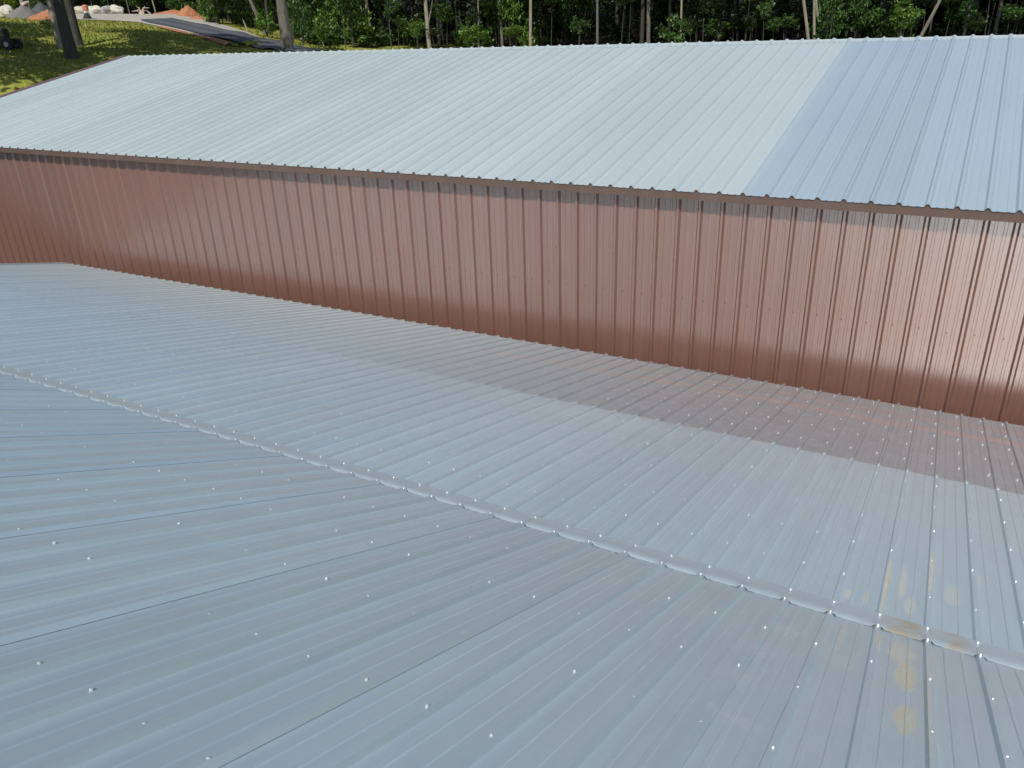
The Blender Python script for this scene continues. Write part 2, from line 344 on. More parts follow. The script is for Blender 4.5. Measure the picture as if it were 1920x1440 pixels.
# ------------------------------------------------------------------ FAR BARN
P12 = .3048; XF = -18.9026; RIBF = (.037, .0135, .035); MINF = [(.1016, .0165, .0045), (.2032, .0165, .0045)]
EY, EZ, RY, RZ = 10.3653, H-2.0267-.033, 18.1493, H-.4093-.033
SLF = (RZ-EZ)/(RY-EY)
def zf(y): return EZ + SLF*(y-EY)
barn = empty('barn', (0, 18.15, 0), 'long reddish brown metal barn with pale ribbed metal roof', 'barn')
k0 = -18; XL = XF + k0*P12; XB = XF + 54*P12; nA = 24; nB = 8
fa = corrugate(XL, nA, P12, 3, RIBF, MINF, [(EY-.02, zf(EY-.02)), (RY-.02, zf(RY-.02))], .0015)
tag(fa.build('roof', M_farpale, barn), 'pale chalky greenish white roof sheets left of the colour change')
fb = corrugate(XB+.0001, nB, P12, 3, RIBF, MINF, [(EY-.02, zf(EY-.02)), (RY-.02, zf(RY-.02))], .0015, .0016)
tag(fb.build('roof', M_farblue, barn), 'bluish newer roof sheets at the right')
XR = XB + nB*3*P12
bk = corrugate(XL, nA+nB, P12, 3, RIBF, MINF, [(RY+.02, zf(RY-.02)), (2*RY-EY, EZ)], .0015)
tag(bk.build('roof', M_farpale, barn), 'far roof slope facing the woods')
# ridge cap, pressed over the ribs
v = []; f = []; nx = 96*12+24
for i in range(nx+1):
    x = XL-.05 + i*(XR-XL+.1)/nx; r = rib_h(x, P12, XF, (.040, .016, .030))
    w = .0012*math.sin(x*17)+.001*math.sin(x*41)
    ring = [(RY-.20, zf(RY-.20)+.0045+r), (RY-.17, zf(RY-.17)+.006+r), (RY-.035, zf(RY-.035)+.010+r*.95+w), (RY, RZ+.020+r*.85+w), (RY+.035, zf(RY-.035)+.010+r*.95), (RY+.2, zf(RY-.2)+.006+r)]
    v += [(x, y, z) for y, z in ring]
for i in range(nx):
    for k in range(5): f.append((i*6+k, (i+1)*6+k, (i+1)*6+k+1, i*6+k+1))
tag(mesh_obj('ridge_cap', v, f, M_farpale, barn), 'folded ridge cap with a bump over every rib')
# eave trim: brown fascia with upstand that closes the rib ends
OY = EY + .005; v = []; f = []; nx = 96*16
for i in range(nx+1):
    x = XL-.01 + i*(XR-XL+.02)/nx; r = rib_h(x, P12, XF, RIBF)
    v += [(x, OY-.012, zf(OY)-.105), (x, OY-.012, zf(OY)-.004+r*.93), (x, OY+.02, zf(OY)-.004+r*.93), (x, OY+.02, zf(OY)-.112), (x, OY-.012, zf(OY)-.112)]
for i in range(nx):
    for a, b in ((0, 1), (1, 2), (3, 4), (4, 0)): f.append((i*5+a, (i+1)*5+a, (i+1)*5+b, i*5+b))
mesh_obj('fascia', v, f, M_trim, barn)
WY = 10.52
MB().box(((XL+XR)/2, (OY+.03+WY)/2, zf(OY)-.111), (XR-XL, WY-OY-.03+.05, .006)).build('soffit', M_trim, barn)
# front wall: vertical ribbed sheets
ztop = zf(OY)-.108
wm = corrugate(XL+.02-3*P12*0, nA+nB, P12, 3, RIBF, MINF, [(WY, 0.0), (WY, ztop)], .0012)
# line runs upward so its normal points to -Y
wo = wm.build('wall', M_wall, barn); tag(wo, 'reddish brown ribbed steel wall facing the nearer roof')
gb = MB(); gx = XL+.05
gb.add([(gx, WY, 0), (gx, 2*RY-WY, 0), (gx, 2*RY-WY, zf(WY)-.05), (gx, RY, RZ-.05), (gx, WY, zf(WY)-.05)], [(0, 1, 2, 3, 4)]).build('gable_wall', M_wall, barn)
MB().box(((XL+XR)/2, 2*RY-WY, ztop/2), (XR-XL-.2, .05, ztop)).build('back_wall', M_wall, barn)
gb = MB(); gx = XR-.05
gb.add([(gx, WY, 0), (gx, 2*RY-WY, 0), (gx, 2*RY-WY, zf(WY)-.05), (gx, RY, RZ-.05), (gx, WY, zf(WY)-.05)], [(4, 3, 2, 1, 0)]).build('gable_wall', M_wall, barn)
for s_ in (0, 1):                          # rake trim on the left gable, one board per slope
    mb = MB(); y0, y1 = (EY-.03, RY) if s_ == 0 else (2*RY-EY+.03, RY)
    def zz(y): return zf(y if s_ == 0 else 2*RY-y)
    for (xa, xb, za, zb3) in ((XL-.26, XL-.045, -.11, .048), (XL-.25, XL+.012, .034, .052)):
        vv = [(x, y, zz(y)+dz) for y in (y0, y1) for x in (xa, xb) for dz in (za, zb3)]
        mb.add(vv, [(0, 1, 3, 2), (4, 6, 7, 5), (0, 4, 5, 1), (2, 3, 7, 6), (1, 5, 7, 3), (0, 2, 6, 4)])
    mb.build('rake_trim', M_rake, barn)
ws = []
for k in range(-17, 78):
    x = XF + k*P12
    for z in (H-3.60,): ws.append(((x+.150+random.uniform(-.004, .004), WY-.0005, z+random.uniform(-.01, .01)), (0, -1, 0)))
    if k % 3 == 0:
        for z in (H-3.05, H-4.0): ws.append(((x, WY-.0325, z), (0, -1, 0)))
add_screws(ws, barn, M_bscrew, 'small brown wall screws farther left', 1.0)
fs = []
nF = (0, -SLF, 1.0)
for k in range(-17, 78):
    for y in (EY+.08, EY+1.9, EY+3.7, EY+5.5, RY-.25):
        fs.append(((XF+k*P12+.150+random.uniform(-.01, .01), y+random.uniform(-.02, .02), zf(y)+.001), nF))
mb = MB()
for p, n in fs:
    q = Vector(n).normalized(); pv = Vector(p); mb.tube([pv, pv+q*.002], [.009, .008], 8); mb.tube([pv+q*.002, pv+q*.009], [.0055, .0045], 6)
tag(mb.build('screw', M_fscrew, barn), 'rows of small screws across the pale roof sheets', kind='stuff')

# ------------------------------------------------------------------ TERRAIN
CP = []
def cpx(px, py, d): p = at(px, py, d); CP.append((p[0], p[1], p[2]))
for q in [(0, 150, 42), (60, 128, 43), (0, 100, 49), (135, 109, 47), (117, 93, 52), (148, 87, 55), (200, 95, 48), (30, 82, 52), (0, 60, 62), (60, 55, 66), (0, 34, 78), (100, 40, 76), (170, 37, 80), (262, 43, 78), (263, 38.5, 80), (290, 46, 76), (386, 69, 66), (490, 94, 56), (582, 92, 62), (521, 78, 66), (457, 62.5, 72), (386, 48, 78), (322, 35.4, 86), (240, 27, 98), (160, 28, 92), (350, 28, 96), (400, 43, 86), (450, 57, 79), (470, 64, 75), (541, 93, 54), (640, 92, 70), (560, 84, 72), (300, 75, 56), (250, 58, 62), (380, 86, 56), (20, 26, 92), (60, 26, 92), (110, 27, 90)]: cpx(*q)
for q in [(0, 16, 120), (240, 14, 130), (450, 30, 120), (700, 60, 110), (1000, 60, 110), (1500, 60, 105), (1900, 55, 105)]: cpx(*q)
for q in [(790, 100, 70), (1000, 100, 68), (1250, 105, 66), (1500, 105, 64), (1800, 105, 62), (1950, 105, 62)]: cpx(*q)
for X in (-24, -12, 0, 12, 30):
    for Y in (-30, -12, 4, 16, 25): CP.append((X, Y, -.05))
for X in (-22, -8, 8, 25): CP.append((X, 32, .9)); CP.append((X, 44, 3.2))
for p in [(-27, -20, 0), (-27, 0, 0), (-27.5, 12, .1), (-27, 22, .4), (-40, -20, 1.5), (-60, -10, 4), (-60, 14, 7), (60, 0, -.5), (60, 60, 3), (-130, 20, 9), (-130, 90, 14), (-60, 150, 12), (0, 160, 8), (70, 150, 6), (-100, -50, 2), (0, -60, -1), (80, -60, -2)]: CP.append(p)
CP = np.array(CP)
def kern(a, b): return -np.hypot(a[:, None, 0]-b[None, :, 0], a[:, None, 1]-b[None, :, 1])
nC = len(CP); A = np.zeros((nC+1, nC+1)); A[:nC, :nC] = kern(CP, CP) + np.eye(nC)*.25*-1; A[:nC, nC] = 1; A[nC, :nC] = 1
sol = np.linalg.solve(A, np.append(CP[:, 2], 0))
def hgt(xy):
    xy = np.atleast_2d(np.asarray(xy, float)[..., :2]); return kern(xy, CP) @ sol[:nC] + sol[nC]
def h1(x, y): return float(hgt([[x, y]])[0])
def groundgrid(x0, x1, y0, y1, st):
    xs = np.arange(x0, x1+.01, st); ys = np.arange(y0, y1+.01, st); X, Y = np.meshgrid(xs, ys); P = np.stack([X.ravel(), Y.ravel()], -1)
    Z = hgt(P); Z = np.minimum(Z, np.where((P[:, 0] > -26.3) & (P[:, 1] < 27.5), -.02, 99)); V = np.column_stack([P, Z]); nx_, ny_ = len(xs), len(ys)
    F_ = [(j*nx_+i, j*nx_+i+1, (j+1)*nx_+i+1, (j+1)*nx_+i) for j in range(ny_-1) for i in range(nx_-1)]
    return V, F_
def grass_mat():
    m, t, b = M('lawn'); a = noise(t, pos(t), .22, 4, .55); c = noise(t, pos(t), 2.2, 4, .6); d = noise(t, pos(t), 14, 4, .7); s = sep(t)
    col = mix(t, ramp(t, a, [(.3, 0.0), (.7, 1.0)]), (.15, .20, .028), (.31, .29, .060))
    col = mix(t, ramp(t, c, [(.45, 0.0), (.95, 1.0)]), col, (.12, .15, .028))
    col = mix(t, math_(t, 'MULTIPLY', ramp(t, d, [(.5, 0.0), (.7, 1.0)]), .5), col, (.30, .25, .12))
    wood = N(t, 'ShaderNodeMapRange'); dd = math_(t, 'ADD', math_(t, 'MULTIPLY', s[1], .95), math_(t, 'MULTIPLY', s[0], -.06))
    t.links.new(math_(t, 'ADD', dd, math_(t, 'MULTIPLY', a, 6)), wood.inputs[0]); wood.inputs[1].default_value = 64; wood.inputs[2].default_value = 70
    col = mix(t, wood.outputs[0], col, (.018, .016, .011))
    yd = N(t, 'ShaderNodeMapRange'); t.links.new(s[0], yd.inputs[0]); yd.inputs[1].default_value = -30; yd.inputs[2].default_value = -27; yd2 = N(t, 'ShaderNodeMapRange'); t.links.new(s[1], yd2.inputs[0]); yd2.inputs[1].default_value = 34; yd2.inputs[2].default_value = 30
    col = mix(t, math_(t, 'MULTIPLY', yd.outputs[0], yd2.outputs[0]), col, (.075, .07, .062)); wood_shade = N(t, 'ShaderNodeMapRange'); t.links.new(s[1], wood_shade.inputs[0]); wood_shade.inputs[1].default_value = 15; wood_shade.inputs[2].default_value = 8; col = mix(t, wood_shade.outputs[0], col, (.045, .042, .034))  # low-Y ground painted dark, standing for shaded woods out of view
    t.links.new(col, b.inputs['Base Color']); b.inputs['Roughness'].default_value = 1; b.inputs['Specular IOR Level'].default_value = .1; bump(t, b, c, 1, .12); return m
M_grass = grass_mat()
V, F_ = groundgrid(-135, 85, -60, 165, 1.0)
g = mesh_obj('ground', V, F_, M_grass, smooth=True); tag(g, kind='structure')
far_ = MB(); far_.add([(-900, -900, -3.5), (900, -900, -3.5), (900, 900, -3.5), (-900, 900, -3.5)], [(0, 1, 2, 3)])
tag(far_.build('terrain', M_grass), kind='structure')
def gmat(name, c1, c2, sc=18, track=False, b_=.03):
    m, t, b = M(name); n = noise(t, pos(t), sc, 6, .8); q = noise(t, pos(t), .5, 4, .6)
    col = mix(t, ramp(t, n, [(.3, 0.0), (.7, 1.0)]), c1, c2); col = mix(t, math_(t, 'MULTIPLY', ramp(t, q, [(.4, 0.0), (.7, 1.0)]), .35), col, tuple(c*.75 for c in c1))
    t.links.new(col, b.inputs['Base Color']); b.inputs['Roughness'].default_value = .95; b.inputs['Specular IOR Level'].default_value = .2; bump(t, b, n, .8, b_); return m
M_gravel = gmat('gravel', (.26, .25, .22), (.50, .47, .41), 9); M_red = gmat('red_clay', (.30, .125, .065), (.48, .22, .12), 5, b_=.1)
M_gpile = gmat('grey_gravel', (.13, .13, .125), (.26, .25, .24), 14, b_=.08); M_dpile = gmat('dark_gravel', (.055, .065, .07), (.12, .13, .135), 10, b_=.1)
def asphalt():
    m, t, b = M('asphalt'); n = noise(t, pos(t), 20, 5, .8); uv = N(t, 'ShaderNodeUVMap'); s = N(t, 'ShaderNodeSeparateXYZ'); t.links.new(uv.outputs[0], s.inputs[0])
    tr_ = math_(t, 'MAXIMUM', smooth_band(t, s.outputs[1], .18, .34, .06), smooth_band(t, s.outputs[1], .62, .80, .06))
    col = mix(t, n, (.095, .103, .113), (.135, .143, .155)); col = mix(t, math_(t, 'MULTIPLY', tr_, .6), (.060, .066, .074), col)
    t.links.new(col, b.inputs['Base Color']); b.inputs['Roughness'].default_value = .75; bump(t, b, n, .3, .01); return m
M_asph = asphalt()
def drape(name, near_, far__, mat, off, na=60, nb=10, uv=False, label=None):
    def res(pl, n):
        P = [Vector(p[:2]) for p in pl]; L = [0]
        for a, b in zip(P, P[1:]): L.append(L[-1]+(b-a).length)
        out = []
        for i in range(n+1):
            s_ = L[-1]*i/n; k = max(j for j in range(len(L)) if L[j] <= s_+1e-9); k = min(k, len(P)-2); u = (s_-L[k])/max(1e-9, L[k+1]-L[k]); out.append(P[k].lerp(P[k+1], u))
        return out
    A_, B_ = res(near_, na), res(far__, na); v = []; f = []
    for i in range(na+1):
        for k in range(nb+1):
            p = A_[i].lerp(B_[i], k/nb); v.append((p.x, p.y))
    hh = hgt(v); V = [(x, y, z+off) for (x, y), z in zip(v, hh)]
    for i in range(na):
        for k in range(nb): f.append((i*(nb+1)+k, (i+1)*(nb+1)+k, (i+1)*(nb+1)+k+1, i*(nb+1)+k+1))
    o = mesh_obj(name, V, f, mat)
    if uv:
        l = o.data.uv_layers.new(name='UVMap')
        for lp, d in zip(o.data.loops, l.data): i, k = divmod(lp.vertex_index, nb+1); d.uv = (i/na*8, k/nb)
    tag(o, kind='structure'); return o
def pl(*q): return [at(*a) for a in q]
drape('gravel_yard', pl((70, 34, 79), (175, 38, 79), (240, 41, 78.5), (262, 44, 78), (295, 52, 73), (340, 65, 67), (400, 76, 63)),
      pl((90, 24, 105), (165, 26, 98), (240, 27, 98), (350, 28, 96), (372, 35, 91), (400, 43, 86), (450, 57, 79)), M_gravel, .05, 80, 16)
drape('gravel_shoulder', pl((386, 56, 71), (457, 66, 69), (490, 72, 68)), pl((400, 43, 86), (450, 57, 79), (472, 64.5, 75)), M_gravel, .045, 20, 6)
drape('road', pl((263, 38.5, 80), (290, 46, 76), (386, 69, 66), (490, 94, 56), (560, 112, 50), (640, 135, 45)),
      pl((322, 35.4, 86), (386, 48, 78), (457, 62.5, 72), (521, 78, 66), (582, 92, 61.5), (650, 108, 56)), M_asph, .10, 90, 10, uv=True)
drape('red_clay_strip', pl((298, 59.5, 71), (330, 68, 67.5), (380, 81, 61), (424, 91.5, 56.5)), pl((292, 53, 73.5), (330, 60.5, 70), (380, 71.5, 64.5), (430, 82.5, 59.5)), M_red, .085, 40, 5)
drape('red_clay_verge', pl((65, 38, 77), (100, 40, 76), (120, 39, 77)), pl((65, 30, 84), (100, 30, 84), (125, 32, 82)), M_red, .06, 12, 5)

# piles, boulders, logs
def mound(name, px, py, d, w, hgt_, mat, label, cat, depth=None, seed=0, group=None, rough=.12):
    p = at(px, py, d); x0, y0 = p[0], p[1]; z0 = h1(x0, y0); r = random.Random(seed); depth = depth or w*.8; n1, n2 = 28, 9; v = []; f = []
    ang = math.atan2(p[0], p[1]); ph = [r.uniform(0, 6) for _ in range(6)]
    for j in range(n2+1):
        q = j/n2
        for i in range(n1):
            a = 2*math.pi*i/n1; rr = q*(1+.16*math.sin(2*a+ph[0])+.09*math.sin(3*a+ph[1])+.05*math.sin(7*a+ph[2]))
            lx, ly = rr*w/2*math.cos(a), rr*depth/2*math.sin(a); h = hgt_*(1-q)**.85*(1+rough*math.sin(5*a+ph[3]+q*6)*q) + r.uniform(-1, 1)*hgt_*rough*.4*(q < .95)
            X = x0 + lx*math.cos(-ang)-ly*math.sin(-ang); Y = y0 + lx*math.sin(-ang)+ly*math.cos(-ang); v.append((X, Y, h1(X, Y)+h-(.12 if q > .95 else 0)))
    for j in range(n2):
        for i in range(n1): f.append((j*n1+i, j*n1+(i+1) % n1, (j+1)*n1+(i+1) % n1, (j+1)*n1+i))
    o = mesh_obj(name, v, f, mat, smooth=True); me = o.data
    sh = Vector((x0, y0, z0)); me.transform(Matrix.Translation(-sh)); o.location = sh
    return tag(o, label, cat, group)
mound('gravel_pile', 50, 36, 79, 2.3, 1.0, M_gpile, 'light grey cone of gravel behind the lawn with a pale log on top', 'gravel pile', seed=1)
mound('gravel_pile', 82, 33, 84, 2.6, 1.1, M_dpile, 'dark slate grey gravel heap between the light gravel cone and the leaning trunks', 'gravel pile', seed=2)
mound('dirt_pile', 98, 39, 77, 3.1, .80, M_red, 'low red clay mound in front of the dark gravel heap', 'dirt pile', seed=3)
mound('dirt_pile', 355, 30.5, 93, 2.2, 1.05, M_red, 'pointed orange red clay heap on the gravel edge by the woods', 'dirt pile', seed=4, rough=.2)
mound('dirt_bank', 327, 27.5, 97, 4.2, .45, M_red, 'long low red clay bank left of the pointed clay heap', 'dirt bank', depth=1.2, seed=5, rough=.35)
mound('dirt_bank', 380, 38, 89, 3.2, .40, M_red, 'narrow red clay spill running right from the pointed clay heap', 'dirt bank', depth=1.0, seed=6, rough=.35)
mound('dirt_pile', 2, 31, 83, 2.6, .85, M_red, 'red earth mound cut off by the left edge of the picture', 'dirt pile', seed=7)
M_rockw = plain('white_rock', (.50, .48, .41), .9, 0, .25, 3); M_rockg = plain('grey_rock', (.33, .33, .32), .9, 0, .35, 3); M_rockt = plain('tan_rock', (.48, .44, .35), .9, 0, .3, 3)
def rock(px, py, d, w, h, mat, label, seed, group='boulders along the gravel yard'):
    r = random.Random(seed); p = at(px, py, d); z = h1(p[0], p[1]); v = []; f = []; n1, n2 = 12, 7; ph = [r.uniform(0, 6) for _ in range(8)]
    for j in range(n2+1):
        th = math.pi*j/n2
        for i in range(n1):
            a = 2*math.pi*i/n1; k = 1+.13*math.sin(2*a+ph[0])+.11*math.cos(3*a+ph[1]+th*2)+.12*r.uniform(-1, 1)*(0 < j < n2)
            sx = max(-1, min(1, 1.25*math.sin(th)*math.cos(a))); v.append((sx*w/2*k, .8*math.sin(th)*math.sin(a)*w/2*k, h*.42+math.cos(th)*h*.58*k))
    for j in range(n2):
        for i in range(n1): f.append((j*n1+i, (j+1)*n1+i, (j+1)*n1+(i+1) % n1, j*n1+(i+1) % n1))
    o = mesh_obj('boulder', v, f, mat); o.location = (p[0], p[1], z+.02); o.rotation_euler = (0, 0, r.uniform(-.3, .3)-math.atan2(p[0], p[1])); return tag(o, label, 'boulder', group)
for i, (px, py, w, h, m_, lb) in enumerate([
    (151, 28, 1.15, .62, M_rockt, 'tan rounded boulder left of the orange marker drum'), (179, 27, 1.25, .68, M_rockw, 'bright white slab boulder just right of the orange marker drum'),
    (189, 28.5, .75, .32, M_rockw, 'small low white stone between the white slab and the grey boulder'), (202, 28, 1.15, .72, M_rockg, 'grey speckled boulder between two white ones'),
    (220, 27.5, 1.25, .78, M_rockw, 'tall white boulder at the right end of the row'), (212, 29, .6, .35, M_rockt, 'little tan stone in front of the grey boulder'),
    (171, 29.5, .5, .3, M_rockg, 'small grey stone at the foot of the white slab boulder'), (112, 28, 1.0, .5, M_rockw, 'white rock seen between the leaning lawn trunks'),
    (15, 30, .95, .85, M_rockw, 'white broken rock on the red earth mound at the left edge'), (33, 34, .8, .5, M_rockt, 'tan rock at the left foot of the light gravel cone'), (34, 41, .45, .32, M_rockw, 'small white stone on the grass below the gravel cone')]):
    rock(px, py, 96 if px > 130 else (94 if px == 112 else 80), w, h, m_, lb, 40+i)
def wood(name, pts, rads, mat, label, cat, group=None):
    b = Vector(pts[0]); o = MB().tube([Vector(p)-b for p in pts], rads, 8, jitter=.12).build(name, mat); o.location = b; return tag(o, label, cat, group)
M_log = plain('bleached_wood', (.50, .40, .33), .9, 0, .25, 5)
pp = at(50, 36, 79); zt = h1(pp[0], pp[1])+.95
q0 = Vector(at(44, 20, 79)); q1 = Vector(at(58, 17, 79))
wood('log', [(q0.x, q0.y, zt-.04), ((q0.x+q1.x)/2, (q0.y+q1.y)/2, zt+.13), (q1.x, q1.y, zt+.22)], [.17, .12, .06], M_log, 'pale bleached log lying on top of the light gravel cone', 'log')
mb = MB(); r_ = random.Random(5); cpt = Vector(at(266, 27, 97)); cpt.z = h1(cpt.x, cpt.y)+.05; rt = Vector((RT[0], RT[1], 0)).normalized()
for k in range(9):
    a = r_.uniform(-1, 1); e = cpt + rt*a*1.0 + Vector((0, 0, r_.uniform(.15, .75))); m1 = cpt.lerp(e, .5)+Vector((0, 0, r_.uniform(.1, .3)))+rt*r_.uniform(-.2, .2)
    mb.tube([Vector(cpt)-cpt+rt*a*.2, m1-cpt, e-cpt], [.09, .06, .02], 6)
o = mb.build('driftwood', M_log); o.location = cpt; tag(o, 'tangled dead root wad lying at the back of the gravel yard', 'root wad')
p0 = Vector(at(282, 26.5, 97)); p1 = Vector(at(275, 21, 97)); wood('log', [(p0.x, p0.y, h1(p0.x, p0.y)+.06), (p1.x, p1.y, h1(p0.x, p0.y)+.42)], [.08, .06], M_log, 'short white stick leaning beside the root wad', 'log')

# orange marker drum
M_or = plain('orange_plastic', (.50, .19, .12), .6); M_wh = plain('white_band', (.75, .72, .66), .5)
b = Vector(at(164.5, 36, 80.5)); b.z = h1(b.x, b.y)+.05
dr = empty('marker_drum', b, 'small faded orange marker drum with flared black base at the gravel edge', 'marker drum')
MB().tube([(0, 0, 0), (0, 0, .10), (0, 0, .38), (0, 0, .42)], [.34, .32, .17, .14], 14).build('base', M_rubber, dr, local=True)
MB().tube([(0, 0, .421), (0, 0, .55), (0, 0, .60)], [.16, .19, .21], 14).build('band', M_wh, dr, local=True)
MB().tube([(0, 0, .601), (0, 0, .68), (0, 0, .95), (0, 0, 1.0), (0, 0, 1.04)], [.22, .235, .235, .20, .10], 14).build('drum', M_or, dr, local=True)

# riding mower cut by the left edge of the picture
M_blk = plain('black_paint', (.018, .018, .02), .4); M_hood = plain('dark_green_paint', (.02, .035, .03), .35); M_seat = plain('black_vinyl', (.025, .022, .022), .5)
b = Vector(at(24, 81, 50)); b.z = h1(b.x, b.y)
mw = empty('riding_mower', b, 'dark riding mower parked in the shade at the left edge of the lawn', 'mower')
ax = -rt; sd_ = Vector((-ax.y, ax.x, 0))
def P_(a, s_, z): return ax*a + sd_*s_ + Vector((0, 0, z))
def obox(mb, a0, a1, s0, s1, z0, z1, ta=0):
    v = [P_(a+(ta if z == z1 and a == a0 else 0), s_, z) for z in (z0, z1) for a in (a0, a1) for s_ in (s0, s1)]
    return mb.add(v, [(0, 1, 3, 2), (4, 6, 7, 5), (0, 4, 5, 1), (2, 3, 7, 6), (1, 5, 7, 3), (0, 2, 6, 4)])
obox(obox(MB(), -.05, 1.45, -.28, .28, .22, .42), .0, .45, -.42, .42, .42, .52).build('chassis', M_blk, mw, local=True)
obox(MB(), .85, 1.5, -.27, .27, .42, .80, .08).build('hood', M_hood, mw, local=True)
st = MB(); obox(st, .20, .62, -.24, .24, .53, .63); obox(st, .18, .28, -.22, .22, .63, .98, .03); st.build('seat', M_seat, mw, local=True)
sw = MB(); c0 = P_(.78, 0, .92)
ring = [c0 + sd_*math.cos(w)*.17 + (ax*.5+Vector((0, 0, -.5))).normalized()*math.sin(w)*.17 for w in [k*math.pi/8 for k in range(17)]]
sw.tube(ring, [.015]*17, 6, cap=False); sw.tube([P_(.92, 0, .7), c0], [.02, .02], 6); sw.build('steering_wheel', M_blk, mw, local=True)
for a, s_, r in ((.05, -.42, .26), (.05, .42, .26), (1.3, -.36, .18), (1.3, .36, .18)):
    w = MB().tube([P_(a, s_-.11, r), P_(a, s_-.09, r), P_(a, s_+.09, r), P_(a, s_+.11, r)], [r*.85, r, r, r*.85], 20).build('wheel', M_rubber, mw, local=True)
    MB().tube([P_(a, s_-.115, r), P_(a, s_+.115, r)], [r*.45, r*.45], 14).build('rim', plain('rim_paint', (.35, .35, .33), .5), w, local=True)

# ------------------------------------------------------------------ VEGETATION
def leaves(cent, n_each, spread, size, r, flat=.6, fold=.25):
    """n_each leaf blades scattered round each centre; every blade is a folded diamond"""
    c = np.repeat(np.asarray(cent, float), n_each, axis=0); n = len(c)
    p = c + r.normal(0, 1, (n, 3))*np.array([spread, spread, spread*.7]); nrm = r.normal(0, 1, (n, 3)); nrm[:, 2] = np.abs(nrm[:, 2])*1.2+flat; nrm /= np.linalg.norm(nrm, axis=1)[:, None]
    a = np.cross(nrm, r.normal(0, 1, (n, 3))); a /= np.linalg.norm(a, axis=1)[:, None]; b = np.cross(nrm, a); s_ = size*r.uniform(.6, 1.35, (n, 1))
    q = np.stack([p-a*s_*.6, p+b*s_*.32-nrm*s_*fold*.3, p+a*s_*.6, p-b*s_*.32-nrm*s_*fold*.3], 1).reshape(-1, 3)
    return q, np.arange(n*4).reshape(-1, 4)
def leaf_mesh(name, cent, n_each, spread, size, mat, seed, **k):
    v, f = leaves(cent, n_each, spread, size, np.random.default_rng(seed), **k)
    me = bpy.data.meshes.new(name); me.vertices.add(len(v)); me.vertices.foreach_set('co', v.ravel()); me.loops.add(f.size); me.loops.foreach_set('vertex_index', f.ravel().astype(np.int32))
    me.polygons.add(len(f)); me.polygons.foreach_set('loop_start', (np.arange(len(f))*4).astype(np.int32)); me.polygons.foreach_set('loop_total', np.full(len(f), 4, np.int32)); me.materials.append(mat); me.update(calc_edges=True); return me
def blob_centres(n, r, shell=.45, zsq=1.0):
    v = r.normal(0, 1, (n, 3)); v /= np.linalg.norm(v, axis=1)[:, None]; return v*(shell+(1-shell)*r.uniform(0, 1, (n, 1))**.6)*np.array([1, 1, zsq])
CROWN = {}
for nm, mat in (('mid', L_mid), ('bright', L_bright), ('dark', L_shaded)):
    for k in range(2):
        r = np.random.default_rng(100+k+len(nm)); CROWN[nm, k] = leaf_mesh('crown', blob_centres(85, r), 40, .085, .075, mat, 5+k)
BUSH = {}
for nm, mat in (('mid', L_mid), ('bright', L_bright), ('dark', L_shaded), ('yellow', L_yellow)):
    for k in range(3):
        r = np.random.default_rng(200+k); c = blob_centres(34, r, .35); c[:, 2] = c[:, 2]*.62+.62; BUSH[nm, k] = leaf_mesh('foliage', c, 20, .105, .17, mat, 50+k)
def link_mesh(name, me, parent, loc, scale, rz):
    o = bpy.data.objects.new(name, me); C.objects.link(o); o.parent = parent; o.location = loc; o.scale = scale; o.rotation_euler = (0, 0, rz); return o
def tree(x, y, h, r0, crown_z, crown_r, tone, barkm, label, name='tree', group=None, lean=(0, 0), limbs=5, seed=0, fork=None, crowns=1, flare=1.35):
    z = h1(x, y); t = empty(name, (x, y, z-.05), label, 'tree', group); r = random.Random(seed+int(abs(x)*10)); mb = MB()
    n = 12; pts = []; rad = []
    wx = r.uniform(-1, 1); wy = r.uniform(-1, 1)
    for i in range(n+1):
        q = i/n; zz = (q**1.6)*h*.92 - (.4 if i == 0 else 0); pts.append((lean[0]*zz/h*1.0 + .05*wx*math.sin(q*5)*min(1, r0*5), lean[1]*zz/h + .05*wy*math.sin(q*4+1)*min(1, r0*5), zz))
        rad.append(r0*(flare if i == 0 else (1.1 if i == 1 and flare > 1.2 else 1-.75*zz/h)))
    mb.tube(pts, rad, 12, jitter=.07, rnd=r)
    for k in range(limbs):
        q = r.uniform(max(.12, crown_z/h*.8), .8); zz = q*h*.92; a = r.uniform(0, 6.28); L = crown_r*r.uniform(.5, .9); b0 = Vector((lean[0]*zz/h, lean[1]*zz/h, zz)); d = Vector((math.cos(a), math.sin(a), r.uniform(.3, .9)))
        mb.tube([b0, b0+d*L*.5+Vector((0, 0, .05*L)), b0+d*L], [r0*.32, r0*.2, r0*.07], 6)
    if fork: mb.tube([Vector(p) for p in fork[0]], fork[1], 7, jitter=.06, rnd=r)
    mb.build('trunk', barkm, t, local=True)
    if crown_r > 0:
        ch = max(crown_r*.9, (h-crown_z)/2)
        for k in range(crowns):
            ox, oy = (0, 0) if k == 0 else (r.uniform(-.5, .5)*crown_r, r.uniform(-.5, .5)*crown_r)
            link_mesh('crown', CROWN[tone, r.randint(0, 1)], t, (lean[0]+ox, lean[1]+oy, crown_z+ch), (crown_r, crown_r*r.uniform(.85, 1.1), ch), r.uniform(0, 6.28))
    return t
